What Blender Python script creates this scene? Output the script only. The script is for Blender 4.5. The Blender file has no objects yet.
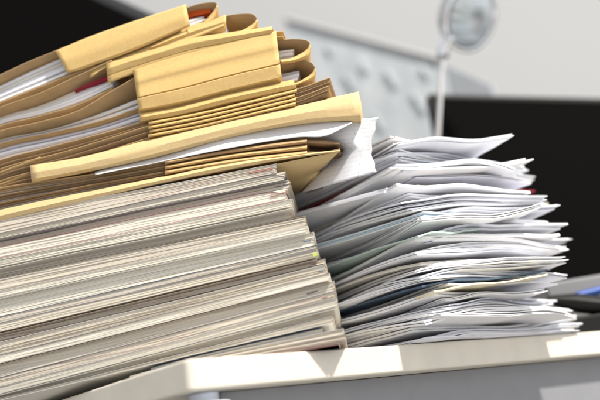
import bpy, math, random
import numpy as np
from mathutils import Vector, Matrix, noise
random.seed(7)
R = math.radians
sc = bpy.context.scene
col = sc.collection

# ------------------------------------------------------------------ camera
FPX = 839.0                      # focal length in pixels of a 600 px wide picture
ROLL, PITCH = R(9), R(18)
ZT = 0.75                        # table top height
CAM = np.array([0, 0, ZT - 0.098])
cr, sr, cp, sp = math.cos(ROLL), math.sin(ROLL), math.cos(PITCH), math.sin(PITCH)
Xv = np.array([1., 0, 0]); U0 = np.array([0, -sp, cp]); FW = np.array([0, cp, sp])
RIGHT = cr * Xv - sr * U0; UP = sr * Xv + cr * U0
cd = bpy.data.cameras.new('camera'); cam = bpy.data.objects.new('camera', cd); col.objects.link(cam)
m = Matrix((tuple(RIGHT), tuple(UP), tuple(-FW))).transposed().to_4x4(); m.translation = Vector(CAM)
cam.matrix_world = m
cd.sensor_width = 36; cd.lens = FPX * 36 / 600; cd.clip_start = .01; cd.clip_end = 100
cd.dof.use_dof = True; cd.dof.focus_distance = .665; cd.dof.aperture_fstop = 2.6
sc.camera = cam

def ray(px, py):
    x = px - 300; y = 200 - py
    return FW * FPX + RIGHT * x + UP * y
def on_z(px, py, z):             # point of the level plane z seen at a picture position
    d = ray(px, py); return CAM + d * ((z - CAM[2]) / d[2])
def at_y(px, py, dist):          # point at a forward distance (m)
    d = ray(px, py); return CAM + d * (dist / d[1])

# frame of the big pile's long face: u right along it, v into its depth, z up from the table top
TH = R(7)
EU = np.array([math.cos(TH), -math.sin(TH), 0]); EV = np.array([math.sin(TH), math.cos(TH), 0])
Q = on_z(339, 345.6, ZT); Q[2] = ZT
def P(px, py, v=0.0):
    d = ray(px, py); o = Q + EV * v
    p = CAM + d * (((o - CAM) @ EV) / (d @ EV))
    return (float((p - Q) @ EU), float(p[2] - ZT))
def W(u, v, z):
    return Q + EU * u + EV * v + np.array([0, 0, z])

cd.dof.focus_distance = float((Q + EU*(-.10) + np.array([0, 0, .17]) - CAM) @ FW)
# ------------------------------------------------------------------ mesh helpers
def spline(pts):
    """smooth y(x) through points sorted by x (monotone cubic)"""
    xs = [p[0] for p in pts]; ys = [p[1] for p in pts]; n = len(xs)
    if n == 2:
        return lambda x: ys[0] + (ys[1] - ys[0]) * (x - xs[0]) / (xs[1] - xs[0])
    d = [(ys[i+1]-ys[i])/(xs[i+1]-xs[i]) for i in range(n-1)]
    mm = [d[0]] + [(d[i-1]+d[i])/2 for i in range(1, n-1)] + [d[-1]]
    def f(x):
        if x <= xs[0]: return ys[0] + mm[0]*(x-xs[0])
        if x >= xs[-1]: return ys[-1] + mm[-1]*(x-xs[-1])
        i = max(j for j in range(n-1) if xs[j] <= x)
        h = xs[i+1]-xs[i]; t = (x-xs[i])/h
        return ((2*t**3-3*t*t+1)*ys[i] + (t**3-2*t*t+t)*h*mm[i] + (-2*t**3+3*t*t)*ys[i+1] + (t**3-t*t)*h*mm[i+1])
    return f

class MB:
    def __init__(s): s.v = []; s.f = []; s.m = []; s.uv = {}
    def grid(s, rows, mat=0, closed=False):
        """rows: equal length lists of xyz"""
        b = len(s.v); n = len(rows[0]); k = len(rows)
        for r in rows: s.v += [tuple(float(c) for c in p) for p in r]
        for i in range(k if closed else k-1):
            i2 = (i+1) % k
            for j in range(n-1):
                s.uv[len(s.f)] = ((j/(n-1), i/(k-1)), ((j+1)/(n-1), i/(k-1)), ((j+1)/(n-1), (i+1)/(k-1)), (j/(n-1), (i+1)/(k-1)))
                s.f.append((b+i*n+j, b+i*n+j+1, b+i2*n+j+1, b+i2*n+j)); s.m.append(mat)
        return b
    def face(s, idx, mat=0): s.f.append(tuple(idx)); s.m.append(mat)
    def poly(s, pts, mat=0):
        b = len(s.v); s.v += [tuple(float(c) for c in p) for p in pts]; s.face(range(b, b+len(pts)), mat)
    def box(s, c, sx, sy, sz, ax=None, mat=0):
        ax = ax or (np.array([1,0,0]), np.array([0,1,0]), np.array([0,0,1])); c = np.array(c)
        b = len(s.v)
        for k in (-1, 1):
            for (i, j) in ((-1,-1),(1,-1),(1,1),(-1,1)):
                s.v.append(tuple(c + ax[0]*i*sx/2 + ax[1]*j*sy/2 + ax[2]*k*sz/2))
        for q in ((3,2,1,0),(4,5,6,7),(0,1,5,4),(1,2,6,5),(2,3,7,6),(3,0,4,7)): s.face([b+i for i in q], mat)
    def tube(s, pts, rad, n=16, mat=0, caps=True):
        pts = [np.array(p, float) for p in pts]
        if not hasattr(rad, '__len__'): rad = [rad]*len(pts)
        rings = []
        for i, p in enumerate(pts):
            t = pts[min(i+1, len(pts)-1)] - pts[max(i-1, 0)]; t /= np.linalg.norm(t)
            a = np.cross(t, [0.03, .12, 1]);  a = a if np.linalg.norm(a) > .05 else np.cross(t, [1, 0, 0]); a /= np.linalg.norm(a); b = np.cross(t, a)
            rings.append([p + rad[i]*(a*math.cos(2*math.pi*k/n) + b*math.sin(2*math.pi*k/n)) for k in range(n+1)])
        b0 = s.grid(rings, mat)
        if caps:
            s.poly(rings[0][:-1][::-1], mat); s.poly(rings[-1][:-1], mat)
    def build(s, name, mats, parent=None, solid=0, smooth=True, bevel=0, sub=0):
        me = bpy.data.meshes.new(name); 
        off = Vector(parent['base']) if parent is not None and 'base' in parent else Vector((0, 0, 0))
        me.from_pydata([tuple(Vector(p) - off) for p in s.v], [], s.f)
        if not isinstance(mats, (list, tuple)): mats = [mats]
        for q in mats: me.materials.append(q)
        me.polygons.foreach_set('material_index', s.m)
        uvl = me.uv_layers.new(name='UVMap')
        for fi, uv in s.uv.items():
            p = me.polygons[fi]
            for k, li in enumerate(p.loop_indices): uvl.data[li].uv = uv[k]
        me.polygons.foreach_set('use_smooth', [smooth]*len(s.f)); me.update()
        if smooth and solid: me.set_sharp_from_angle(angle=R(27))
        o = bpy.data.objects.new(name, me); col.objects.link(o)
        if parent is not None: o.parent = parent
        if solid:
            q = o.modifiers.new('thickness', 'SOLIDIFY'); q.thickness = solid; q.offset = 0
        if bevel:
            q = o.modifiers.new('bevel', 'BEVEL'); q.width = bevel; q.segments = 4; q.limit_method = 'ANGLE'; q.angle_limit = R(35)
        return o

def tag(o, label=None, cat=None, group=None, kind=None):
    if label: o['label'] = label
    if cat: o['category'] = cat
    if group: o['group'] = group
    if kind: o['kind'] = kind
    return o
def thing(name, base, label, cat, group=None):
    o = bpy.data.objects.new(name, None); col.objects.link(o); o.location = Vector([float(c) for c in base]); o['base'] = [float(c) for c in base]
    o.empty_display_size = .02
    return tag(o, label, cat, group)
def done(o):
    if 'base' in o: del o['base']

# ------------------------------------------------------------------ materials
def mat(name, colr, rough=.7, bump=0, bscale=300, var=0, vscale=40, metal=0, spec=.35, stretch=(1, 1, 1), var2=None, coat=0):
    M = bpy.data.materials.new(name); M.use_nodes = True; nt = M.node_tree; N = nt.nodes; L = nt.links
    b = N['Principled BSDF']; b.inputs['Roughness'].default_value = rough; b.inputs['Metallic'].default_value = metal
    b.inputs['Specular IOR Level'].default_value = spec; b.inputs['Coat Weight'].default_value = coat
    b.inputs['Base Color'].default_value = (*colr, 1)
    g = N.new('ShaderNodeNewGeometry')
    mp = N.new('ShaderNodeMapping'); mp.inputs['Scale'].default_value = stretch
    L.new(g.outputs['Position'], mp.inputs['Vector'])
    if var:
        n = N.new('ShaderNodeTexNoise'); n.inputs['Scale'].default_value = vscale; n.inputs['Detail'].default_value = 6
        L.new(mp.outputs[0], n.inputs['Vector'])
        rmp = N.new('ShaderNodeValToRGB'); rmp.color_ramp.elements[0].position = .3; rmp.color_ramp.elements[1].position = .7
        lo = var2 or tuple(c*(1-var) for c in colr)
        rmp.color_ramp.elements[0].color = (*lo, 1); rmp.color_ramp.elements[1].color = (*[min(1, c*(1+var*.4)) for c in colr], 1)
        L.new(n.outputs['Fac'], rmp.inputs[0]); L.new(rmp.outputs[0], b.inputs['Base Color'])
    if bump:
        n = N.new('ShaderNodeTexNoise'); n.inputs['Scale'].default_value = bscale; n.inputs['Detail'].default_value = 5
        L.new(mp.outputs[0], n.inputs['Vector'])
        bp = N.new('ShaderNodeBump'); bp.inputs['Strength'].default_value = bump; bp.inputs['Distance'].default_value = .002
        L.new(n.outputs['Fac'], bp.inputs['Height']); L.new(bp.outputs[0], b.inputs['Normal'])
    return M

def edge_mat(name, c1, c2, c3=None, zs=1700, rough=.75, ink=0.0):
    """page edges: very fine level stripes, a few tinted by print that bleeds to the trim"""
    M = bpy.data.materials.new(name); M.use_nodes = True; nt = M.node_tree; N = nt.nodes; L = nt.links
    b = N['Principled BSDF']; b.inputs['Roughness'].default_value = rough; b.inputs['Specular IOR Level'].default_value = .25
    g = N.new('ShaderNodeNewGeometry')
    sep = N.new('ShaderNodeSeparateXYZ'); L.new(g.outputs['Position'], sep.inputs[0])
    mp = N.new('ShaderNodeMapping'); mp.inputs['Scale'].default_value = (5, 5, zs); L.new(g.outputs['Position'], mp.inputs['Vector'])
    n = N.new('ShaderNodeTexNoise'); n.inputs['Scale'].default_value = 1; n.inputs['Detail'].default_value = 3; L.new(mp.outputs[0], n.inputs['Vector'])
    r = N.new('ShaderNodeValToRGB'); e = r.color_ramp.elements
    e[0].position = .32; e[0].color = (*c1, 1); e[1].position = .62; e[1].color = (*c2, 1)
    L.new(n.outputs['Fac'], r.inputs[0])
    out = r.outputs[0]
    if c3:
        mp2 = N.new('ShaderNodeMapping'); mp2.inputs['Scale'].default_value = (9, 9, zs*.35); L.new(g.outputs['Position'], mp2.inputs['Vector'])
        n2 = N.new('ShaderNodeTexNoise'); n2.inputs['Scale'].default_value = 1; n2.inputs['Detail'].default_value = 4; L.new(mp2.outputs[0], n2.inputs['Vector'])
        r2 = N.new('ShaderNodeValToRGB'); r2.color_ramp.elements[0].position = .6; r2.color_ramp.elements[1].position = .7
        L.new(n2.outputs['Fac'], r2.inputs[0])
        mx = N.new('ShaderNodeMix'); mx.data_type = 'RGBA'; mx.inputs['B'].default_value = (*c3, 1)
        L.new(r2.outputs[0], mx.inputs['Factor']); L.new(out, mx.inputs['A']); out = mx.outputs['Result']
    L.new(out, b.inputs['Base Color'])
    bp = N.new('ShaderNodeBump'); bp.inputs['Strength'].default_value = .5; bp.inputs['Distance'].default_value = .0004
    L.new(n.outputs['Fac'], bp.inputs['Height']); L.new(bp.outputs[0], b.inputs['Normal'])
    return M

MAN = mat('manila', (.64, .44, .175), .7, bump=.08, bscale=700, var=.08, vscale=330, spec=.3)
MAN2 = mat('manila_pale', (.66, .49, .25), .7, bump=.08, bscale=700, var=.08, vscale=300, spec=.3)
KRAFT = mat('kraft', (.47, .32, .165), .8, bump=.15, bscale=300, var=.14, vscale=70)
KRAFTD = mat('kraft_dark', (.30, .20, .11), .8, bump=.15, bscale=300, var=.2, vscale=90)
TAN = mat('tan_card', (.62, .42, .19), .75, bump=.12, var=.1, vscale=70)
WHITE = mat('paper_white', (.89, .89, .905), .7, bump=.06, bscale=120, var=.05, vscale=30)
WHITE2 = mat('paper_cool', (.82, .835, .89), .7, bump=.06, bscale=120, var=.06, vscale=30)
WHITE3 = mat('paper_warm', (.78, .74, .66), .7, bump=.06, bscale=120, var=.06, vscale=30)
LILAC = mat('paper_lilac', (.70, .70, .79), .7, var=.08)
CREAM = mat('cream_card', (.74, .69, .56), .7, var=.12, vscale=80)
CRIM = mat('crimson_card', (.30, .015, .04), .55)
GREEN = mat('green_card', (.03, .16, .09), .55)
GREENP = mat('green_paper', (.46, .56, .52), .6)
BLUE = mat('blue_card', (.07, .11, .17), .55)
YEL = mat('yellow_card', (.82, .74, .54), .65)
ORG = mat('orange_card', (.72, .12, .02), .6)
SKYB = mat('pale_blue_paper', (.68, .80, .89), .65)
GREYC = mat('grey_cover', (.22, .21, .22), .4)
DARKC = mat('dark_cover', (.045, .04, .04), .4)
REDC = mat('red_cover', (.30, .11, .09), .4)
BLUC = mat('blue_cover', (.13, .16, .23), .4)
LIMEC = mat('lime_cover', (.38, .40, .27), .4)
WHC = mat('white_cover', (.74, .72, .67), .4)
BROC = mat('taupe_cover', (.36, .30, .25), .5)
E1 = edge_mat('page_edge_grey', (.52, .47, .40), (.66, .61, .52))
E2 = edge_mat('page_edge_warm', (.54, .48, .40), (.71, .66, .56), (.44, .37, .32))
E3 = edge_mat('page_edge_pale', (.66, .62, .53), (.78, .74, .65))
E4 = edge_mat('page_edge_print', (.50, .44, .37), (.70, .64, .54), (.44, .30, .26))
E5 = edge_mat('page_edge_tinted', (.60, .55, .46), (.76, .70, .59), (.52, .50, .43))
MARKS = [mat('ink_blue', (.22, .27, .34), .7), mat('ink_orange', (.55, .36, .22), .7), mat('ink_grey', (.16, .16, .17), .7), mat('ink_red', (.42, .20, .17), .7)]
TABLE = mat('table_laminate', (.72, .67, .58), .42, bump=.04, bscale=500, var=.06, vscale=45, spec=.4)
PANEL = mat('grey_steel', (.25, .255, .27), .45, var=.05)
LEGM = mat('leg_paint', (.62, .66, .75), .3)
WALL = mat('wall_paint', (.385, .39, .395), .9, var=.03, vscale=1.2)
BLACK = mat('black_plastic', (.010, .010, .010), .5, var=.2, spec=.2)
SCREEN = mat('black_screen', (.004, .0037, .0037), .75, spec=.02)
CHAR = mat('charcoal_plastic', (.035, .036, .038), .5)
CHROME = mat('brushed_metal', (.85, .87, .90), .16, metal=1)
WPOLE = mat('white_enamel', (.50, .50, .51), .35)
BLUEP = mat('blue_plastic', (.03, .09, .36), .4)
GREYP = mat('grey_plastic', (.22, .22, .23), .5)

# ------------------------------------------------------------------ setting: wall, desk
mb = MB()
wy = 2.6
mb.poly([(-3, wy, 0), (3.5, wy, 0), (3.5, wy, 3.2), (-3, wy, 3.2)])
tag(mb.build('wall', WALL, smooth=False), kind='structure')
mb = MB(); mb.poly([(-3, -2.5, 0), (3.5, -2.5, 0), (3.5, wy, 0), (-3, wy, 0)])
tag(mb.build('floor', mat('floor_carpet', (.38, .37, .355), .9, var=.2, vscale=80), smooth=False), kind='structure')

C0 = on_z(187, 359, ZT); CR = on_z(600, 331, ZT); CL = on_z(57, 401, ZT)
dR = (CR - C0); dR /= np.linalg.norm(dR); dL = (CL - C0); dL /= np.linalg.norm(dL)
TT = .0245
tbl = thing('office_desk', (C0[0]+.2, C0[1]+.3, 0), 'cream laminate desk with an angled corner under the big piles, pale metal leg below', 'desk')
A = C0 + dR*1.0; B = C0 + dL*.75
bk = A + dL*.75
corner = []
rad = .006
for t in np.linspace(0, 1, 7):   # rounded vertical corner
    p = (C0 + dL*rad)*(1-t)**2 + C0*2*t*(1-t) + (C0 + dR*rad)*t*t
    corner.append(p)
outl = [B] + corner + [A, bk]
mb = MB()
n = len(outl)
top = [np.array([p[0], p[1], ZT]) for p in outl]; bot = [np.array([p[0], p[1], ZT-TT]) for p in outl]
b = len(mb.v); mb.v += [tuple(p) for p in top + bot]
mb.face(range(n-1, -1, -1)); mb.face(range(n, 2*n))
for i in range(n): j = (i+1) % n; mb.face((i, j, n+j, n+i))
o = mb.build('tabletop', TABLE, tbl, smooth=False, bevel=.0022)
# recessed grey steel apron below
mb = MB()
nR = np.array([dR[1], -dR[0], 0]); nR = nR if nR @ np.array([0, -1, 0]) > 0 else -nR
ap0 = C0 + dR*.035 - nR*.030; ap1 = C0 + dR*.98 - nR*.030
mid = (ap0+ap1)/2; L_ = np.linalg.norm(ap1-ap0)
mb.box((mid[0], mid[1], ZT-TT-.15-.0005), L_, .018, .30, (dR, nR, np.array([0, 0, 1])))
mb.build('apron', PANEL, tbl, smooth=False, bevel=.001)
mb = MB()
lg = on_z(197, 391, ZT-TT) + dL*.018 + dR*.018
mb.tube([(lg[0], lg[1], ZT-TT-.001), (lg[0], lg[1], ZT-TT-.008), (lg[0], lg[1], ZT-TT-.009), (lg[0], lg[1], .02)], [.012, .012, .021, .021], 28)
mb.build('leg', LEGM, tbl)
mb = MB(); q = B*.3 + bk*.7
mb.tube([(q[0], q[1], ZT-TT-.001), (q[0], q[1], .02)], .0165, 20); mb.build('leg', LEGM, tbl)
done(tbl)

# ------------------------------------------------------------------ page block
SH = .09
def wob(x, s, seed): return noise.noise(Vector((x*s, seed*7.31, seed*1.7)))
def slabs(mb, top, bot, x0, x1, n, v0, depth, jit=.0012, jend=.002, mats=(0,), gap=.12, seed=0, nu=26, wave=.06, weights=None, zmin=0.0003, lend=None):
    """n closed leaves (each a few sheets) between two picture curves of the pile's face"""
    ft, fb = (spline(top), spline(bot))
    hs = [random.uniform(.5, 1.6) for _ in range(n)]; s = sum(hs); acc = 0
    for k in range(n):
        a0 = acc/s; acc += hs[k]; a1 = acc/s; a1g = a1 - (a1-a0)*gap
        vv = v0 + random.uniform(0, jit) + (random.random() < .15)*jit*.8
        e1 = random.uniform(-jend, jend); e0 = random.uniform(-jend, jend)*2
        ph = random.uniform(0, 99)
        rows = [[], [], [], []]
        for j in range(nu):
            x = x0 + (x1-x0)*j/(nu-1)
            ya, yb = ft(x), fb(x)
            w1 = wave*(yb-ya)/max(n, 1)*6*wob(x*.012, 1, ph*.0+seed)
            u, za = P(x, ya + (yb-ya)*a0 + w1*0 , v0); _, zb = P(x, ya + (yb-ya)*a1g, v0)
            if j == 0: u += e0
            if j == nu-1: u += e1
            za = max(za, zmin + .0006*(n-k)); zb = max(zb, zmin + .0006*(n-k) - .0005)
            dv = .0009*wob(x*.01, 1, ph)
            dz = 0
            rows[0].append(W(u, vv+dv, zb)); rows[1].append(W(u, vv+dv, za))
            rows[2].append(W(u-SH*depth, vv+depth, za)); rows[3].append(W(u-SH*depth, vv+depth, zb))
        mi = random.choices(range(len(mats)), weights)[0] if weights else random.choice(mats)
        b = mb.grid(rows, mi, closed=True)
        nn = nu
        mb.face((b, b+nn, b+2*nn, b+3*nn), mi); mb.face((b+3*nn+nn-1, b+2*nn+nn-1, b+nn+nn-1, b+nn-1), mi)

def cover_sheet(mb, curve, x0, x1, v0, depth, th, mi=0, nu=26, du=0, droop=0, zoff=0, side=1):
    f = spline(curve); rows = [[], [], [], []]
    for j in range(nu):
        x = x0 + (x1-x0)*j/(nu-1); u, z = P(x, f(x), v0); z = max(z + zoff, .0004)
        t = j/(nu-1)
        if j == nu-1: u += du
        dz = -droop*max(0, (t-.93)/.07)**2
        rows[0].append(W(u, v0, z+dz)); rows[1].append(W(u, v0, z+th+dz)); rows[2].append(W(u-SH*depth, v0+depth, z+th)); rows[3].append(W(u-SH*depth, v0+depth, z))
    b = mb.grid(rows, mi, closed=True); nn = nu
    mb.face((b, b+nn, b+2*nn, b+3*nn), mi); mb.face((b+4*nn-1, b+3*nn-1, b+2*nn-1, b+nn-1), mi)

# ------------------------------------------------------------------ magazines
LEFTMAP = spline([(160, 210), (165, 224), (190, 248), (213, 274), (255, 330), (289, 375), (303, 391), (318, 399), (350, 404)])
# right-end boundaries of every magazine: (x, y) on the photograph, top to bottom
mags = [ # x_right, y_top_right, page material, cover material, cover description, leaves
 (276, 162, E4, WHC, 'pale cover with a red corner stripe', 7),
 (284, 171, E1, GREYC, 'drooping dark grey cover', 6),
 (289, 180, E2, WHC, 'white cover and grey page edges', 5),
 (286, 188, E3, REDC, 'red cover curling at the end', 6),
 (291, 199, E3, WHC, 'thick pale page block', 9),
 (290, 209, E1, DARKC, 'black cover over dark gap', 4),
 (305, 216, E2, BROC, 'taupe cover and warm page edges', 8),
 (307, 226, E3, WHC, 'thin white cover', 4),
 (313, 232, E3, WHC, 'bright white page edges', 9),
 (316, 245, E1, BLUC, 'blue cover', 4),
 (318, 250, E5, BROC, 'small lime green corner', 6),
 (324, 258, E4, DARKC, 'black cover line', 5),
 (326, 264, E2, WHC, 'cream page edges', 7),
 (329, 273, E3, BROC, 'taupe cover and pale pages', 6),
 (333, 281, E5, WHC, 'greenish grey page edges', 8),
 (334, 291, E4, GREYC, 'grey cover with orange tinted pages', 6),
 (336, 299, E3, WHC, 'pale smooth page block', 8),
 (334, 309, E2, BROC, 'brownish cover beneath pale pages', 5),
 (333, 316, E1, WHC, 'grey page edges near the bottom', 5),
]
ends = [m_[1] for m_ in mags] + [323]
ORD = ['topmost', 'second', 'third', 'fourth', 'fifth', 'sixth', 'seventh', 'eighth', 'ninth', 'tenth', 'eleventh', 'twelfth', 'thirteenth', 'fourteenth', 'fifteenth', 'sixteenth', 'seventeenth', 'eighteenth', 'nineteenth']
def mag_curve(x, y, seed):
    # the boundary at (x, y) on the right runs to the left end of the pile
    yl = LEFTMAP(y)
    pts = []
    for t in (0, .3, .6, 1):
        xx = -45 + (x+45)*t
        yy = (yl + (yl-y)/x*0 )
        lin = yl + (y-yl)*(xx/x)
        pts.append((xx, lin + random.uniform(-.7, .7)*(0 < t < 1)))
    return pts
bound = [mag_curve(max(m_[0], 284), y, 0) for m_, y in zip(mags, ends)] + [mag_curve(333, 323, 0)]
for k, (xr, y, pm, cm, desc, nl) in enumerate(mags):
    top, bt = bound[k], bound[k+1]
    uu, zz = P(xr-150, spline(bt)(xr-150))
    base = W(uu, .10, max(zz, 0))
    g = thing('magazine', base, f'{ORD[k]} magazine from the top of the left pile, {desc}', 'magazine', 'magazines in the left pile')
    v0 = random.uniform(0, .0025) + {5: .007, 11: .006, 17: .005, 2: .004, 8: .004, 14: .005}.get(k, 0)
    rt = tuple((x, yy+.55) for x, yy in top); rb = tuple((x, yy-(2.4 if k in (4, 10) else 1.6 if k in (16, 13) else 1.1 if k in (1, 7) else .4)) for x, yy in bt)
    mb = MB(); slabs(mb, rt, rb, -45, xr, int(nl*1.7)+1, v0, .205, seed=k, jit=random.choice([.0003, .0005, .0009]), jend=.0012, gap=random.choice([.05, .08, .12]))
    mb.build('page_block', pm, g, smooth=False)
    mb = MB()
    ex = random.uniform(-.001, .002)
    cover_sheet(mb, top, -45, xr, v0-.0006, .207, .00028, du=ex, droop=.006 if k in (1, 3) else 0, zoff=-.0003)
    cover_sheet(mb, bt, -45, xr, v0-.0006, .207, .00028, du=ex, zoff=.00012)
    mb.build('cover', cm, g, smooth=False)
    if k in (0, 10):
        mb = MB(); yy = spline(top)(xr-(15 if k == 0 else 3)) + (4.5 if k == 0 else 4); uu, zz = P(xr-(15 if k == 0 else 3), yy, v0)
        sl_ = P(xr, spline(top)(xr))[1]-P(xr-20, spline(top)(xr-20))[1]
        mb.box(W(uu, v0+.0005, zz), .022 if k == 0 else .004, .0024, .0012 if k == 0 else .003, (EU+np.array([0, 0, sl_/.016]), EV, np.array([0, 0, 1])))
        mb.build('corner_stripe', MARKS[3] if k == 0 else mat('lime_print', (.50, .60, .14), .5), g, smooth=False)
    if k in (2, 3, 8, 11, 12, 14, 15, 17):
        mb = MB(); fT, fB = spline(top), spline(bt)
        for q in range(random.choice([1, 2])):
            x = xr - random.uniform(3, 26); y = fT(x) + (fB(x)-fT(x))*random.uniform(.3, .8); uu, zz = P(x, y, v0)
            mb.box(W(uu, v0+.0006, zz), random.uniform(.003, .008), .0024, random.uniform(.0004, .0009), (EU, EV, np.array([0, 0, 1])))
        mb.build('print_mark', MARKS[k % 4], g, smooth=False)
    done(g)
# four short booklets at the bottom, their left ends behind the desk's corner
short = [(322, 323, 150, E5, BLUC, 'short booklet with a blue cover set back at the bottom of the left pile', 4),
         (343, 328, 130, E2, WHC, 'short booklet sticking out near the bottom of the left pile', 4),
         (345, 334, 120, E4, BROC, 'short booklet with orange printed page edges sticking out lowest but one', 4),
         (339, 340.5, 150, E1, REDC, 'lowest booklet of the left pile, red cover overhanging the desk edge', 4)]
def sline(y): 
    t = (y-316)/(348.5-316)
    return [(60, 392+ (401-392)*t*1.0), (190, 353 + t*21), (345, y)]
for k, (xr, y, xl, pm, cm, lab, nl) in enumerate(short):
    y2 = (328, 334, 340.5, 348)[k]
    top = sline(y); bt = sline(y2)
    uu, zz = P(250, 350); base = W(uu, .07, max(.0, P(250, bt[1][1])[1]))
    g = thing('booklet', base, lab, 'booklet', 'booklets under the magazines')
    v0 = (.004, .0005, -.001, -.002)[k]
    mb = MB(); slabs(mb, [(a, b_+.4) for a, b_ in top], [(a, b_-.4) for a, b_ in bt], xl, xr, nl, v0, .14, seed=k+40, jend=.0008, nu=14); mb.build('page_block', pm, g, smooth=False)
    mb = MB(); cover_sheet(mb, top, xl, xr+.5, v0-.0006, .142, .00028, nu=14, zoff=-.0003); cover_sheet(mb, bt, xl, xr+.5, v0-.0006, .142, .00028, nu=14, zoff=.0001)
    mb.build('cover', cm, g, smooth=False); done(g)
# ------------------------------------------------------------------ manila folders
def wrap(mb, top, bot, x0, x1, prof, depth=.20, nu=30, mi=0, skew0=0, skew1=0, back=True, dzb=0, seed=0, skb=0):
    """folded manila spine: prof = [(t, v)] from the top edge to the bottom edge of the visible fold"""
    ft, fb = spline(top), spline(bot); rows = []
    def row(t, v, extra=0, conv=0, du=0):
        r = []
        for j in range(nu):
            s = j/(nu-1); xx0 = x0 + skew0*t; xx1 = x1 + skew1*t
            x = xx0 + (xx1-xx0)*s
            vv = v + .0012*wob(x*.012, 1, seed) + .0003*wob(x*.05, 1, seed+t)
            y = ft(x) + (fb(x)-ft(x))*t
            u, z = P(x, y, vv)
            if conv:
                _, zc = P(x, (ft(x)+fb(x))/2, vv); z = z + (zc-z)*conv
            r.append(W(u+du*s, vv+extra, max(z, .0005)))
        return r
    if back: rows.append(row(0, prof[0][1], depth, .5, skb))
    for i in range(len(prof)-1):
        (ta, va), (tb, vb) = prof[i], prof[i+1]
        for q in range(3):
            c = q/3; cs = c + .35*(c*c*(3-2*c)-c)
            rows.append(row(ta+(tb-ta)*c, va+(vb-va)*cs))
    rows.append(row(prof[-1][0], prof[-1][1]))
    if back: rows.append(row(prof[-1][0], prof[-1][1], depth, .5, skb))
    mb.grid(rows, mi)
def board(mb, curve, x0, x1, v0, depth, mi=0, nu=30, du0=0, du1=0, dz=0, seed=0):
    f = spline(curve); a, b2, c = [], [], []
    for j in range(nu):
        x = x0 + (x1-x0)*j/(nu-1); u, z = P(x, f(x), v0); s = j/(nu-1)
        w = .0006*wob(x*.03, 1, seed+3)
        a.append(W(u, v0+w, z)); b2.append(W(u+(du0*(1-s)+du1*s)*.5, v0+depth/2, z+dz*.5)); c.append(W(u+du0*(1-s)+du1*s, v0+depth, z+dz))
    mb.grid([a, b2, c], mi)
def loopend(mb, upper, lower_in, lower_out, v_up, v_lo, depth, mi_in=1, mi_out=0):
    """open fold at a folder's right end: thin upper board, rounded tip, outer face turned to the viewer below"""
    n = 14
    def rs(pl):
        pl = [np.array(p, float) for p in pl]; d = [0]
        for i in range(1, len(pl)): d.append(d[-1]+np.linalg.norm(pl[i]-pl[i-1]))
        out = []
        for k in range(n):
            t = d[-1]*k/(n-1); i = max(j for j in range(len(pl)-1) if d[j] <= t+1e-9); h = (t-d[i])/(d[i+1]-d[i])
            # catmull
            p0 = pl[max(i-1, 0)]; p1 = pl[i]; p2 = pl[i+1]; p3 = pl[min(i+2, len(pl)-1)]
            out.append(.5*((2*p1)+(p2-p0)*h+(2*p0-5*p1+4*p2-p3)*h*h+(-p0+3*p1-3*p2+p3)*h**3))
        return out
    U = rs(upper); I = rs(lower_in); O = rs(lower_out)
    prof = U + I[::-1][1:]
    m_ = len(prof); vs = [v_up + (v_lo-v_up)*i/(m_-1) for i in range(m_)]
    front = []; backr = []
    for p, v in zip(prof, vs):
        u, z = P(p[0], p[1], v); front.append(W(u, v, z)); backr.append(W(u-.02, v+depth, z))
    mb.grid([front, backr], mi_in)
    a, c, d2 = [], [], []
    for i, (p, q) in enumerate(zip(I, O)):
        vi = v_lo + (vs[n-1]-v_lo)*(i/(n-1)); 
        u, z = P(p[0], p[1], vi); a.append(W(u, vi, z)); 
        mid = (p+q)/2; u, z = P(mid[0], mid[1], vi-.0012); c.append(W(u, vi-.0012, z))
        u, z = P(q[0], q[1], vi+.001); d2.append(W(u, vi+.001, z))
    mb.grid([a, c, d2], mi_out)

FG = 'manila folders on top of the left pile'
def folder(label, x, y, name='manila_folder'):
    u, z = P(x, y); g = thing(name, W(u, .1, z), label, 'folder', FG); return g

BEV = [(0, .004), (.04, .001), (.14, 0), (.5, -.0012), (.86, 0), (.96, .003), (1, .010)]
# ---- F1 topmost
g = folder('topmost manila folder, bulging open with an orange card inside its right end', 120, 60)
T1 = [(-50, 99), (0, 75), (30, 61), (55, 51), (100, 33), (187, 4)]
B1 = [(-50, 128), (0, 105), (60, 78), (90, 66), (140, 46), (190, 26)]
mb = MB(); wrap(mb, T1, [(57, 73), (68, 73), (100, 63), (135, 50), (190, 26)], 55, 186, [(0, .004), (.03, .0006), (.10, 0), (.5, -.0022), (.9, -.0006), (1, .002)], skew0=12, skew1=4, seed=1, back=False)
board(mb, T1, 55, 186, .004, .19, seed=1)
wrap(mb, [(68, 76), (100, 63), (135, 50), (190, 26), (232, 16)], [(90, 78), (105, 68), (140, 57), (200, 36), (232, 22)], 90, 224, [(0, .006), (.5, .0035), (1, .002)], seed=4, back=False)
mb.build('spine', MAN, g, solid=.0005)
mb = MB(); board(mb, T1, -50, 58, .002, .20, seed=1); board(mb, [(-50, 127), (0, 103), (50, 83), (92, 66)], -50, 94, .004, .20)
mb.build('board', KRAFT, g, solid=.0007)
mb = MB(); slabs(mb, [(-50, 106), (0, 84), (30, 70), (60, 57)], [(-50, 124), (0, 101), (40, 85), (74, 71)], -50, 72, 7, .010, .19, jit=.007, mats=(0, 1, 2), seed=60)
mb.build('papers', [WHITE, WHITE2, WHITE3], g, smooth=False)
mb = MB(); loopend(mb, [(186, 8), (200, 3.5), (214, 2), (217, 4)], [(186, 30), (200, 25), (212, 13), (217, 5)], [(190, 36), (204, 31), (215, 18), (217.8, 6)], .010, .002, .15)
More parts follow.
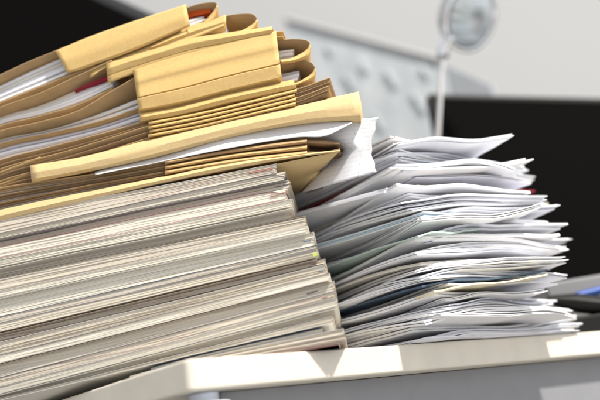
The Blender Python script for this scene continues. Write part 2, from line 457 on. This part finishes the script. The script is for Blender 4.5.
mb.build('end_fold', [MAN, KRAFT], g, solid=.0005)
mb = MB(); slabs(mb, [(150, 22), (190, 10), (208, 8)], [(150, 34), (190, 17), (206, 13)], 150, 208, 1, .016, .12); mb.build('orange_card', ORG, g, smooth=False)
mb = MB(); slabs(mb, [(150, 36), (190, 17), (208, 14)], [(150, 45), (190, 26), (204, 20)], 150, 204, 4, .013, .12, jit=.004, mats=(0, 1)); mb.build('papers', [WHITE, LILAC], g, smooth=False)
done(g)
# ---- F2
g = folder('second manila folder from the top, crimson sheet showing at its left end', 160, 70)
mb = MB(); wrap(mb, [(106, 63), (160, 47), (190, 38), (226, 33)], [(106, 84), (130, 75), (170, 62), (226, 48)], 106, 272, [(0, .004), (.04, .0008), (.3, -.0015), (.60, .0005), (.63, .002), (.68, .0008), (1, .002)], skew0=2, seed=7, back=False)
board(mb, [(106, 63), (160, 47), (190, 38), (226, 33)], 106, 272, .004, .19)
wrap(mb, [(88, 70), (130, 55), (180, 33), (228, 14)], [(88, 78), (106, 64), (160, 47), (190, 38), (228, 31)], 150, 226, [(0, .010), (.06, .003), (.4, .001), (1, .005)], seed=9, back=False)
mb.build('spine', MAN, g, solid=.0005)
T2 = [(-50, 128), (0, 107), (40, 93), (75, 77), (106, 63)]
mb = MB(); board(mb, T2, -50, 112, .001, .20, seed=2); board(mb, [(-50, 150), (0, 126), (40, 116), (80, 104), (112, 88)], -50, 112, .006, .2)
mb.build('board', KRAFT, g, solid=.0008)
mb = MB(); slabs(mb, [(-50, 138), (0, 115), (40, 103), (80, 86), (110, 74)], [(-50, 149), (0, 124), (40, 114), (80, 101), (112, 86)], -50, 112, 6, .013, .18, jit=.005, mats=(0, 1, 2), seed=61)
mb.build('papers', [WHITE, WHITE2, WHITE3], g, smooth=False)
mb = MB(); slabs(mb, [(72, 91.5), (85, 84.5), (110, 75)], [(72, 91.9), (85, 87), (110, 79)], 72.5, 112, 1, .0115, .12); mb.build('crimson_sheet', CRIM, g, smooth=False)
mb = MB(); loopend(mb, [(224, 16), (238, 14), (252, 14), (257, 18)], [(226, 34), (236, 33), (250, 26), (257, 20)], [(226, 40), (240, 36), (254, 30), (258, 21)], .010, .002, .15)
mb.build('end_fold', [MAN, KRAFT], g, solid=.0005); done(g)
# ---- F3 largest wrap
g = folder('largest manila folder, broad creased front band third from the top', 200, 95)
T3 = [(133, 70), (160, 61), (200, 50), (240, 40), (277, 31)]
B3 = [(136, 112), (180, 104), (230, 91), (283, 79)]
mb = MB(); wrap(mb, T3, B3, 133, 276, [(0, .003), (.02, .0004), (.08, 0), (.30, -.0028), (.40, -.0018), (.66, -.0036), (.685, -.0020), (.71, -.0036), (.95, -.0018), (1, .002)], skew0=6, skew1=6, seed=12, back=False)
board(mb, T3, 133, 276, .003, .19); board(mb, B3, 138, 281, .003, .19)
mb.build('spine', MAN, g, solid=.0006)
TF3 = [(-50, 154), (0, 131), (40, 122), (80, 110), (110, 92), (137, 76)]
mb = MB(); board(mb, TF3, -50, 142, .002, .20, seed=3); board(mb, [(-50, 166), (0, 144), (50, 133), (100, 121), (142, 107)], -50, 142, .008, .20); board(mb, [(-50, 181), (0, 160), (50, 147), (100, 134), (146, 121)], -50, 146, .008, .20)
mb.build('board', KRAFT, g, solid=.0008)
mb = MB(); slabs(mb, [(-50, 160), (0, 138), (50, 128), (100, 111), (142, 94)], [(-50, 165), (0, 143), (50, 132), (100, 120), (142, 106)], -50, 144, 5, .015, .18, jit=.006, mats=(0, 1, 2), seed=62)
slabs(mb, [(-50, 170), (0, 147), (50, 136), (100, 124), (142, 110)], [(-50, 180), (0, 158), (50, 146), (100, 133), (146, 119)], -50, 146, 7, .013, .18, jit=.005, mats=(0, 1, 2), seed=63)
mb.build('papers', [WHITE2, LILAC, WHITE3], g, smooth=False)
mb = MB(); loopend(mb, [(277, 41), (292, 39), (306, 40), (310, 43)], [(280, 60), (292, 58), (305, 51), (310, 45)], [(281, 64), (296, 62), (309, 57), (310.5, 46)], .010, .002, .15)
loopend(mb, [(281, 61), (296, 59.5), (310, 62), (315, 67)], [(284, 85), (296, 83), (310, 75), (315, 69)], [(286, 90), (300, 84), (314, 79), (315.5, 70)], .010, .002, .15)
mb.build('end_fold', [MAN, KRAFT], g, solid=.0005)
mb = MB(); slabs(mb, [(260, 55), (280, 49), (297, 47)], [(260, 66), (280, 57), (292, 55)], 260, 293, 3, .012, .1, jit=.006); slabs(mb, [(260, 76), (284, 71), (306, 67)], [(260, 88), (284, 84), (298, 79)], 260, 298, 5, .012, .1, jit=.006, mats=(0, 1))
mb.build('papers', [WHITE, LILAC], g, smooth=False); 
# small end sticking out above the band
mb = MB(); board(mb, [(240, 39), (270, 33), (284, 31)], 240, 283, .006, .1); board(mb, [(240, 45), (270, 38), (284, 36)], 240, 283, .004, .1); mb.build('tab', MAN, g, solid=.0006)
done(g)
# ---- F4a loosely wrapped thin folder
g = folder('thin manila folder directly below the broad creased band', 220, 108)
TA = [(140, 113), (180, 106), (230, 93), (292, 80)]; BA = [(140, 122), (180, 115), (230, 103), (300, 88)]
mb = MB(); wrap(mb, TA, BA, 140, 293, [(0, .006), (.15, .001), (.5, -.001), (.9, .0015), (1, .004)], skew1=4, seed=14, depth=.18); mb.build('spine', MAN, g, solid=.0005)
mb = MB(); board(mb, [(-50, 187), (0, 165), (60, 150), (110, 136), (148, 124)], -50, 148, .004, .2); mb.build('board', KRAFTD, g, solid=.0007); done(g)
# ---- F4 stack of thin flat folders
labs = ['uppermost of the four thin flat folders below the broad band', 'second of the four thin flat folders below the broad band', 'third of the four thin flat folders below the broad band', 'lowest of the four thin flat folders, just above the rolled one']
for k in range(4):
    g = folder(labs[k], 220, 118+4*k)
    yl = 122 + 4.1*k; yr = 88.5 + 4.3*k
    top = [(148, yl), (200, yl-10), (250, yl-21.5), (297, yr)]; bt = [(148, yl+3.4), (200, yl-6.4), (250, yl-18), (297, yr+3.9)]
    mb = MB(); wrap(mb, top, bt, 149+random.uniform(-1, 1), 296+random.uniform(-1.5, 1.5), [(0, .005), (.2, .0008), (.5, -.0004), (.8, .0008), (1, .005)], depth=.18, seed=20+k, nu=20); mb.build('spine', MAN, g, solid=.0004)
    mb = MB(); e = 328 + (2, 2, 1, 0)[k]; ye = 77.5 + 4.1*k
    for q in range(2):
        board(mb, [(260, yr+8+q*2.1), (297, yr+.6+q*2.1), (e, ye+q*2.0)], 262, e, .003+.0015*q, .16, nu=12, seed=k)
    yl2 = 126+6.0*k
    board(mb, [(-50, yl2+68), (0, yl2+43), (60, yl2+27), (110, yl2+12), (152, yl2-1.5)], -50, 152, .003+.001*k, .19)
    board(mb, [(-50, yl2+71), (0, yl2+46), (60, yl2+29.5), (110, yl2+13.5), (152, yl2+.3)], -50, 152, .006+.001*k, .19)
    mb.build('board', [KRAFT, KRAFTD][k % 2], g, solid=.0007); done(g)
# ---- F5 rolled bulging folder
g = folder('long smooth rolled manila folder bulging past the right end of the pile', 200, 150)
T5 = [(30, 165), (80, 157), (150, 139), (230, 120), (300, 105), (340, 96), (358, 92)]
B5 = [(33, 183), (80, 174), (150, 159), (230, 138), (290, 126), (330, 122), (361, 122)]
mb = MB(); wrap(mb, T5, B5, 30, 359, [(0, .014), (.04, .004), (.12, .0002), (.45, -.0035), (.78, -.0025), (.95, .002), (1, .010)], skew0=2, skew1=2, depth=.13, seed=31, nu=44, skb=-.09)
mb.build('spine', MAN2, g, solid=.0006)
# closed soft right end
cap = MB(); ftm, fbm = spline(T5), spline(B5)
rws = []
for s, bul in ((0, 0), (.35, 1.6), (.7, 1.2), (1, -1)):
    rr = []
    for i in range(9):
        t = i/8; y = ftm(359)+(fbm(360)-ftm(359))*(t*.94+.03); v = .004 - .005*math.sin(math.pi*t) + s*.03
        u, z = P(359+1.5*t, y, v-s*.03); rr.append(W(u - .0006 + bul*.0007*math.sin(math.pi*t), v, z))
    rws.append(rr)
cap.grid(rws); cap.build('end_fold', MAN2, g, solid=.0005)
mb = MB(); board(mb, [(-50, 190), (0, 172), (32, 160)], -50, 40, .003, .19); board(mb, [(-50, 198), (0, 184), (32, 172), (80, 166)], -50, 40, .006, .19); mb.build('board', TAN, g, solid=.0007)
done(g)
# ---- crumpled white printed sheet hanging out below F5
def sheetmat():
    M = mat('printed_sheet', (.80, .80, .82), .65, bump=.1, bscale=90)
    nt = M.node_tree; N = nt.nodes; L = nt.links; b = N['Principled BSDF']
    tc = N.new('ShaderNodeTexCoord'); mp = N.new('ShaderNodeMapping'); mp.inputs['Scale'].default_value = (4, 7, 1); mp.inputs['Rotation'].default_value = (0, 0, .03)
    L.new(tc.outputs['UV'], mp.inputs[0])
    br = N.new('ShaderNodeTexBrick'); br.offset = 0; br.inputs['Scale'].default_value = 1; br.inputs['Mortar Size'].default_value = .012
    br.inputs['Brick Width'].default_value = 1.4; br.inputs['Row Height'].default_value = .5; br.inputs['Mortar Smooth'].default_value = .4
    br.inputs['Color1'].default_value = (.74, .745, .77, 1); br.inputs['Color2'].default_value = (.70, .705, .74, 1); br.inputs['Mortar'].default_value = (.42, .43, .48, 1)
    L.new(mp.outputs[0], br.inputs['Vector']); L.new(br.outputs['Color'], b.inputs['Base Color']); return M
SHM = sheetmat()
u0, z0_ = P(339, 151.5, .004); FV = float((on_z(296, 194, ZT+z0_)-Q)@EV)
u, z = P(330, 150); g = None
mb = MB()
yt = spline([(95, 172), (165, 153), (230, 135), (300, 123), (350, 121)]); yb = spline([(95, 175), (165, 161), (230, 148), (300, 137), (325, 136), (352, 123)])
rows = []
for i in range(8):
    t = i/7; r = []
    for j in range(50):
        x = 95 + 257*j/49; y = yt(x)+(yb(x)-yt(x))*t; v = .008 - .009*t + .0012*math.sin(x*.05)
        u, z = P(x, y, v); r.append(W(u, v, z))
    rows.append(r)
rows.insert(0, [p + EV*.15 + np.array([0, 0, -.002]) for p in rows[0]])
mb.grid(rows)
for f_ in range(len(mb.f)): mb.uv[f_] = ((.52, .52),)*4
lb = [(300, 126), (303, 138), (341, 150), (321, 172), (301, 193)]; rb_ = [(378, 117), (374.5, 130), (371, 146), (373, 160), (377, 172)]
def along(pl, t):
    t *= len(pl)-1; i = min(int(t), len(pl)-2); h = t-i
    return np.array(pl[i])*(1-h) + np.array(pl[i+1])*h
rows = []
for i in range(26):
    t = i/25; A_, B_ = along(lb, t), along(rb_, t); r = []
    for j in range(30):
        p_ = j/29; q_ = A_ + (B_-A_)*p_
        x = q_[0] + .8*math.sin(t*23+p_*2)*(p_ > .8)*(p_-.8)*5; y = q_[1]
        w_ = max(0, 1-p_/.62)
        v = .012 + FV*.45*w_**1.6*t**1.2 + .0012*math.sin(p_*7+t*3) + .0036*noise.noise(Vector((p_*1.6, t*1.8, 5))) + .006*t*p_
        u, z = P(x, y, v); r.append(W(u, v, z))
    rows.append(r)
mb.grid(rows)
o = mb.build('printed_sheet', SHM, solid=.0004)
tag(o, 'crumpled white sheet with a faint printed table hanging out beneath the rolled manila folder', 'paper sheet')

# ---- F6 thin folders with dark ends
labs = ['upper thin manila file with a black pointed end under the crumpled white sheet', 'middle thin manila file between the crumpled sheet and the bottom folder', 'lower thin manila file with a dark pointed end just above the bottom folder']
for k in range(3):
    g = folder(labs[k], 200, 160+4*k)
    yl = 160.5 + 5*k; yr = 138.5 + 6*k
    top = [(165, yl), (230, yl-11.5+k*.3), (308, yr)]; bt = [(165, yl+4.2), (230, yl-7+k*.3), (308, yr+5.2)]
    mb = MB(); wrap(mb, top, bt, 165, 307, [(0, .006), (.2, .001), (.5, -.0006), (.8, .001), (1, .006)], depth=.18, seed=50+k, nu=20); mb.build('spine', KRAFT if k == 0 else TAN, g, solid=.0004)
    mb = MB()
    if k != 1:
        e = 340; ye = (143, 0, 148.5)[k]
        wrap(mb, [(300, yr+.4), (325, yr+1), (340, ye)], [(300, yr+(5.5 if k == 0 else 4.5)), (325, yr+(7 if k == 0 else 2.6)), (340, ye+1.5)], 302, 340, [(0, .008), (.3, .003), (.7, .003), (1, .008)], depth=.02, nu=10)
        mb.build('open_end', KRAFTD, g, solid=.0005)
    mb = MB()
    board(mb, [(-50, 201+7*k), (0, 188+7.5*k), (80, 176+5.5*k), (168, yl+.5)], -50, 168, .004, .19); board(mb, [(-50, 204+7*k), (0, 191+7.5*k), (80, 178.5+5.5*k), (168, yl+3)], -50, 168, .007, .19)
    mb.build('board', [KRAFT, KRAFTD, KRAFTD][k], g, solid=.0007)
    mb = MB(); slabs(mb, [(-50, 205+7*k), (0, 192+7.5*k), (80, 179.5+5.5*k), (168, yl+3.2)], [(-50, 208+7*k), (0, 195+7.5*k), (80, 181.5+5.5*k), (168, yl+4.9)], -50, 168, 2, .010, .17, jit=.003, mats=(0, 1)); mb.build('papers', [LILAC, WHITE3], g, smooth=False)
    done(g)
# ---- F7 bottom folder
g = folder('lowest manila folder lying on the magazines, its corner jutting out to the right', 180, 185)
T7 = [(-50, 222), (0, 210), (80, 193), (165, 176), (230, 162), (300, 154), (340, 150)]
B7 = [(-50, 236), (0, 222), (80, 203), (165, 183), (230, 170), (300, 157), (340, 151.5)]
mb = MB(); wrap(mb, T7, B7, -50, 340, [(0, .008), (.15, .0005), (.5, -.0016), (.85, .0002), (1, .004)], depth=.10, seed=71, nu=44, back=False)
u0, z0_ = P(339, 151.5, .004)
fc = on_z(296, 194, ZT+z0_)
a_ = W(u0, .004, z0_); b_ = W(P(200, 175, .004)[0], .004, z0_)
c_ = fc + (b_-a_)
mb.grid([[b_, b_*.5+a_*.5, a_*.97+b_*.03, a_], [c_, c_*.5+fc*.5, fc*.97+c_*.03, fc]])
mb.build('spine', MAN2, g, solid=.0006); done(g)

# ------------------------------------------------------------------ pile of papers on the right
tip = on_z(419, 343.3, ZT) + nR*.010        # near corner of the lowest bundles
def bundle(k, z0, th, ang, dx, nsh, mats_, lab, cat, name, size=(.297, .21), curl=.0, seed=0, cl=0., frame=None):
    """sheets with the near corner at 'tip', short side running right, long side running back left"""
    sA = R(ang); a = np.array([math.cos(sA), math.sin(sA), 0]); sB = sA + R(random.uniform(0, 17)); bdir = np.array([-math.sin(sB), math.cos(sB), 0])
    base = tip + np.array([dx[0], dx[1], 0]); 
    c = base + a*size[1]/2 + bdir*size[0]/2
    mb = MB()
    na, nb = 15, 13
    for s in range(nsh):
        off = a*random.uniform(-.003, .003) + bdir*random.uniform(-.004, .004); rot = random.uniform(-.02, .02)
        mi = random.randrange(len(mats_)); zs = z0 + th*(s+.15)/nsh
        tl = th/nsh*.8
        sd = seed*1.0 + s*.13
        def surf(i, j, dz):
            p, q = i/(na-1), j/(nb-1)
            pp = base + off + a*size[1]*p + bdir*size[0]*q + rot*(bdir*size[1]*p - a*size[0]*q)
            h = .0042*noise.noise(Vector((p*2.4, q*2.4, sd*.23))) + .0005*noise.noise(Vector((p*9, q*8, sd)))
            dt = max(0, p-.55)/.45; dn = max(0, 1-q*2.2)
            h += curl*dt**2*dn                                # right tip lifts or hangs
            dc = max(0, 1-p*3)*max(0, 1-q*3); h += cl*dc**1.5  # near corner
            h += hump(pp) * min(1, z0/.08)
            # uneven trimmed / torn edges
            return (pp[0], pp[1], max(ZT + zs + h + dz, ZT + .0006 + .0005*s + dz))
        rows_t = [[surf(i, j, tl) for i in range(na)] for j in range(nb)]
        rows_b = [[surf(i, j, 0) for i in range(na)] for j in range(nb)]
        bt0 = mb.grid(rows_t, mi); bb0 = mb.grid([r for r in rows_b], mi)
        # side walls
        def wallf(ids):
            for x, y in zip(ids[:-1], ids[1:]): mb.face((bt0+x, bb0+x, bb0+y, bt0+y), mi)
        wallf([i for i in range(na)]); wallf([(nb-1)*na+i for i in range(na)][::-1])
        wallf([j*na for j in range(nb)][::-1]); wallf([j*na+na-1 for j in range(nb)])
    g = thing(name, (c[0], c[1], ZT+z0), lab, cat, 'papers in the right pile')
    o = mb.build(name if False else 'sheets', mats_, g, smooth=False); done(g)
    return g
def project(p):
    d = np.asarray(p) - CAM; k_ = FPX/(d @ FW); return 300 + k_*(d @ RIGHT), 200 - k_*(d @ UP)
TIPX = spline([(140, 508), (163, 527), (190, 543), (220, 560), (232, 566), (262, 570), (290, 558), (315, 573), (332, 588)])
def hump(p):
    d = p - tip; r2 = ((d[0]-.05)**2 + (d[1]-.07)**2)/(.07**2)
    return .006*math.exp(-r2)
Wm = [WHITE, WHITE2]
spec = []  # (thickness, materials, description)
special = {38: ([CRIM], 'crimson card'), 43: ([GREEN], 'dark green card'), 9: ([YEL, WHITE], 'pale yellow card'),
           11: ([BLUE, WHITE], 'dark blue card'), 17: ([CREAM, WHITE3], 'cream card and warm white'), 27: ([WHITE, SKYB], 'pale blue tinted'), 22: ([GREENP], 'green tinted'),
           33: ([WHITE3], 'cream tinted')}
N_ = 46; z = 0.0005; H = .197
words = ['first', 'second', 'third', 'fourth', 'fifth', 'sixth', 'seventh', 'eighth', 'ninth', 'tenth', 'eleventh', 'twelfth', 'thirteenth', 'fourteenth', 'fifteenth', 'sixteenth', 'seventeenth', 'eighteenth', 'nineteenth', 'twentieth']
for k in range(N_):
    sp_ = special.get(k)
    th = H/N_*random.uniform(.75, 1.3)
    if sp_ and k in (38, 43, 22, 11, 9): th = H/N_*.45
    n_s = max(1, round(th/random.choice([.0011, .0016, .0024]))); 
    f = k/(N_-1)
    ang = 34 + (random.uniform(-14, 16) if k > 4 else random.uniform(-4, 5))
    ov = (.030 if k > 2 else 0) - .012*f + random.uniform(-.006, .007); sl = random.uniform(-.020, .018) - .004*f
    if k in (38, 43): ov -= .022; sl += .01
    dx = tuple(nR[:2]*ov + dR[:2]*sl)
    # the pile narrows upwards at its right side
    szb = .184 - .055*min(1, f*1.6)**.7 + random.uniform(-.014, .012)
    if k in (43, 22): szb = .085
    if k not in (43, 22):
        aa = np.array([math.cos(R(ang)), math.sin(R(ang)), 0]); best = 9e9
        want = random.uniform(-16, 3)
        for sz_ in np.linspace(.07, .24, 60):
            pp = tip + np.array([dx[0], dx[1], z]) + aa*sz_; a_px, a_py = project(pp)
            e_ = abs(a_px - TIPX(min(max(a_py, 140), 335)) - want)
            if e_ < best: best = e_; szb = float(sz_)
    mm_ = sp_[0] if sp_ else random.choice([[WHITE], [WHITE, WHITE2], [WHITE2], [WHITE, WHITE2], [WHITE, LILAC]])
    if sp_ and k in (38, 43, 22, 11, 9): n_s = 1; mm_ = mm_[:1]
    pos = words[k] + ' from the desk' if k < 20 else (words[N_-1-k] if N_-1-k < 20 else {20: 'twenty-first', 21: 'twenty-second', 22: 'twenty-third', 23: 'twenty-fourth', 24: 'twenty-fifth', 25: 'twenty-sixth'}[N_-1-k]) + ' from the top'
    d_ = sp_[1] if sp_ else random.choice(['loose white', 'crisp white', 'rumpled white', 'plain white'])
    d_ += ' sheet' if n_s == 1 else ' bundle'
    bundle(k, z, th*.96, ang, dx, n_s, mm_, f'{d_} in the right paper pile, {pos}', 'papers', 'paper_bundle', size=(.285+random.uniform(-.01, .012), szb), curl=(.001 + .007*random.random() if k > N_-7 else random.uniform(-.006, .007)*(1+.6*f) if not sp_ else .006), seed=k, cl=random.uniform(-.009, .004))
    z += th

# ------------------------------------------------------------------ background things
def quad_panel(corners, thick, mbb, mi=0):
    c = [np.array(p) for p in corners]; nrm = np.cross(c[1]-c[0], c[3]-c[0]); nrm /= np.linalg.norm(nrm)
    if nrm[1] < 0: nrm = -nrm
    b = len(mbb.v); mbb.v += [tuple(p) for p in c] + [tuple(p+nrm*thick) for p in c]
    mbb.face((b, b+1, b+2, b+3), mi); mbb.face((b+7, b+6, b+5, b+4), mi)
    for i in range(4): j = (i+1) % 4; mbb.face((b+i, b+4+i, b+4+j, b+j), mi)
def inset(c, m0):
    c = [np.array(p) for p in c]; ce = sum(c)/4
    return [p + (ce-p)*m0 for p in c]
def up(p, h): return np.array(p) + np.array([0, 0, h])

def monitor(label, tl, tr, h, name='monitor', m0=.05, frame=BLACK, glass=SCREEN, stand=True, cat='monitor'):
    c = [up(tl, 0), up(tr, 0), up(tr, -h), up(tl, -h)]
    base = (c[2]+c[3])/2; base = np.array([base[0], base[1], min(base[2], ZT)])
    g = thing(name, base, label, cat)
    mb = MB(); quad_panel(c, .03, mb); mb.build('casing', frame, g, smooth=False, bevel=.004)
    ci = inset(c, m0); nrm = np.cross(c[1]-c[0], c[3]-c[0]); nrm /= np.linalg.norm(nrm); nrm = nrm if nrm[1] < 0 else -nrm
    mb = MB(); quad_panel([p + nrm*.003 for p in ci], .006, mb); mb.build('screen', glass, g, smooth=False)
    if stand:
        mc = (c[2]+c[3])/2 - nrm*.02
        mb = MB(); mb.tube([mc + np.array([0, 0, .08]), (mc[0], mc[1], ZT)], .02, 16); mb.build('stand_neck', frame, g)
        mb = MB(); mb.tube([(mc[0], mc[1], ZT+.001), (mc[0], mc[1], ZT+.012)], [.11, .10], 32); mb.build('stand_foot', frame, g, smooth=False)
    done(g); return g
# black monitor behind the paper pile
tl = at_y(428, 93, 1.25); tr = at_y(660, 99, 1.28); tr[2] = tl[2] + (tr[2]-tl[2])
monitor('wide black monitor standing behind the right paper pile', tl, tr, .33, m0=.06)
# black monitor upper left, nearer top slopes down to the right
tl = at_y(-110, -105, 1.30); tr = at_y(176, 24, 1.15)
c_h = .42
monitor('black monitor with charcoal bezel behind the top folders', tl, tr, c_h, m0=.11, frame=CHAR, glass=SCREEN)
# blue grey board
def boardmat():
    return mat('frosted_board', (.47, .495, .51), .4, var=.3, vscale=9, var2=(.37, .40, .43), stretch=(2.2, 1, .8))
tl = at_y(286, 20, 1.75); tr = at_y(442, 61, 1.6); h = .62
c = [tl, tr, up(tr, -h), up(tl, -h)]
g = thing('whiteboard', (c[2]+c[3])/2, 'tilted blue grey board with a grey rail along its sloping top, behind the folders', 'board')
mb = MB(); quad_panel(c, .012, mb); mb.build('panel', boardmat(), g, smooth=False)
nrm = np.array([0, -1, 0.])
ud = tr-tl; ul = ud/np.linalg.norm(ud); dn = np.array([0, 0, -1.]); INK = mat('slate_ink', (.385, .415, .44), .6)
for a_, b_, l_, w__ in ((.28, .05, .05, .012), (.38, .12, .09, .014), (.5, .07, .06, .016), (.52, .20, .08, .013), (.66, .08, .09, .015), (.63, .24, .07, .012), (.8, .12, .10, .014), (.88, .04, .06, .013), (.3, .24, .07, .012), (.45, .34, .08, .012)):
    c_ = tl + ud*a_ + dn*b_; sx_ = ul*.45 + dn*.9; sx_ /= np.linalg.norm(sx_); sy_ = np.cross(sx_, nrm); sy_ /= np.linalg.norm(sy_)
    mb = MB(); mb.box(c_ + np.array([0, -.0075, 0]), l_*.55, .0012, w__*.6, (sx_, -nrm, sy_)); mb.build('marker_stroke', INK, g, smooth=False)
mb = MB(); mb.tube([tl+nrm*.004, tr+nrm*.004], .0065, 12); mb.build('top_rail', mat('grey_rail', (.42, .42, .43), .5), g); done(g)
tl = at_y(443, 62, 1.62); tr = at_y(492, 84, 1.56)
c = [tl, tr, up(tr, -.35), up(tl, -.35)]
mb = MB(); quad_panel(c, .02, mb)
o = mb.build('divider_panel', mat('slate_panel', (.34, .36, .385), .5, var=.1, vscale=8), smooth=False, bevel=.004); tag(o, 'slate grey divider panel between the board and the black monitor behind the lamp', 'divider')

# desk lamp
hc = at_y(466, 17, 1.12); nk = at_y(443, 52, 1.12); ft = at_y(436, 165, 1.12)
g = thing('desk_lamp', (ft[0], ft[1], ZT), 'small silver reflector lamp on a thin white stem behind the paper pile', 'lamp')
ax = CAM - hc; ax /= np.linalg.norm(ax); ax = ax + np.array([.85, 0, -.35]); ax /= np.linalg.norm(ax)
e1 = np.cross(ax, [0, 0, 1]); e1 /= np.linalg.norm(e1); e2 = np.cross(ax, e1)
def lathe(mb, c, ax, prof, n=36, mi=0):
    rws = []
    for r, d in prof: d *= 1.3; r *= 1.28; rws.append([c + ax*d + r*(e1*math.cos(2*math.pi*k/n) + e2*math.sin(2*math.pi*k/n)) for k in range(n+1)])
    mb.grid(rws, mi)
mb = MB(); lathe(mb, hc, ax, [(0.0005, -.034), (.012, -.034), (.02, -.028), (.033, -.012), (.038, .004), (.040, .006), (.040, .010), (.036, .010), (.035, .006), (.030, -.010), (.016, -.024), (.0005, -.026)])
mb.build('reflector', CHROME, g)
GL = bpy.data.materials.new('clear_glass'); GL.use_nodes = True; pb = GL.node_tree.nodes['Principled BSDF']
pb.inputs['Base Color'].default_value = (.85, .9, .93, 1); pb.inputs['Roughness'].default_value = .12; pb.inputs['Transmission Weight'].default_value = .8
mb = MB(); lathe(mb, hc, ax, [(.0345, .008), (.03, .012), (.018, .016), (.0005, .0175)]); mb.build('lens', GL, g, solid=.001)
mb = MB(); lathe(mb, hc, ax, [(.0005, -.002), (.007, -.004), (.010, -.012), (.006, -.022)]); mb.build('bulb', mat('frosted_bulb', (.9, .9, .9), .2), g)
mb = MB(); mb.tube([hc-ax*.036, (hc-ax*.04+nk)/2, nk, nk+(ft-nk)*.04], [.006, .005, .009, .009], 14); mb.tube([at_y(452, 38, 1.10), at_y(447, 46, 1.115), nk], [.004, .007, .009], 14); mb.build('joint', CHROME, g)
mb = MB(); fb_ = np.array([ft[0]-.004, ft[1], ZT+.012]); mb.tube([nk, ft, fb_], .0035, 14); mb.build('stem', WPOLE, g)
mb = MB(); mb.tube([fb_-np.array([0, 0, .011]), fb_], [.06, .055], 32); mb.build('base', WPOLE, g, smooth=False); done(g)

# things lying on the desk behind at the far right
p = at_y(575, 285, 1.05)
g = thing('lower_bezel', (p[0]+.02, p[1], ZT), 'grey lower bezel of the black monitor behind the paper pile at the right edge', 'bezel_block')
zt_ = p[2]
mb = MB(); mb.box((p[0]+.05, p[1], (ZT+zt_)/2), .20, .10, max(.02, zt_-ZT)); mb.build('bezel_block', GREYP, g, smooth=False, bevel=.004); done(g)  # plain grey block standing for the monitor's lower bezel
q0 = at_y(566, 299, .97); q1 = at_y(625, 284, .97)
g = thing('marker_pen', (q0+q1)/2, 'bright blue marker pen lying behind the paper pile at the right edge', 'pen')
mb = MB(); mb.tube([q0, q0+(q1-q0)*.2], [.0015, .0045], 14); mb.build('cap', BLUEP, g); mb = MB(); mb.tube([q0+(q1-q0)*.2, q1], .0048, 14); mb.build('barrel', BLUEP, g); done(g)
p = at_y(580, 306, .96)
g = thing('stapler', (p[0], p[1], ZT), 'black stapler beneath the blue pen at the right edge', 'stapler')
q0 = at_y(548, 300, .96); q1 = at_y(640, 310, .96)
mb = MB(); mb.tube([q0, q0+(q1-q0)*.3, q1], [.005, .011, .012], 10); mb.build('arm', BLACK, g)
mb = MB(); mid = (q0+q1)/2; mb.box((mid[0], mid[1], ZT+.012), .12, .03, .022); mb.build('base', BLACK, g, smooth=False, bevel=.003); done(g)
# back desk that carries the background things
mb = MB()
mb.box((.25, 1.75, ZT-.0165), 3.6, .9, .03); 
o = mb.build('back_counter', mat('grey_counter', (.30, .30, .31), .6), smooth=False, bevel=.003); tag(o, 'grey counter behind the cream desk carrying monitors and lamp', 'counter')

# ------------------------------------------------------------------ light
w = bpy.data.worlds.new('World'); sc.world = w; w.use_nodes = True
bg = w.node_tree.nodes['Background']; bg.inputs['Color'].default_value = (.97, .975, 1.0, 1); bg.inputs['Strength'].default_value = .60
wn = w.node_tree; tcw = wn.nodes.new('ShaderNodeTexCoord'); dt = wn.nodes.new('ShaderNodeVectorMath'); dt.operation = 'DOT_PRODUCT'
dt.inputs[1].default_value = Vector((.74, -.50, .45)).normalized(); wn.links.new(tcw.outputs['Generated'], dt.inputs[0])
wr = wn.nodes.new('ShaderNodeMapRange'); wr.inputs['From Min'].default_value = -1; wr.inputs['From Max'].default_value = 1; wr.inputs['To Min'].default_value = .44; wr.inputs['To Max'].default_value = 1.12
wn.links.new(dt.outputs['Value'], wr.inputs['Value']); wn.links.new(wr.outputs[0], bg.inputs['Strength'])
def area(name, az, el, dist, size, power, colr, target):
    d = bpy.data.lights.new(name, 'AREA'); d.shape = 'DISK'; d.size = size; d.energy = power; d.color = colr
    o = bpy.data.objects.new(name, d); col.objects.link(o)
    v = Vector((math.sin(R(az))*math.cos(R(el)), -math.cos(R(az))*math.cos(R(el)), math.sin(R(el))))
    o.location = Vector(target) + v*dist; o.rotation_euler = v.to_track_quat('Z', 'Y').to_euler(); return o
area('window_light', 47, 51, 3.2, .26, 186, (1.0, .95, .86), (0.05, .75, .85))

sc.view_settings.view_transform = 'Standard'; sc.view_settings.look = 'None'; sc.view_settings.exposure = 0; sc.view_settings.gamma = 1
sc.render.engine = 'CYCLES'; sc.cycles.use_denoising = True
sc.render.resolution_x = 1024; sc.render.resolution_y = 683
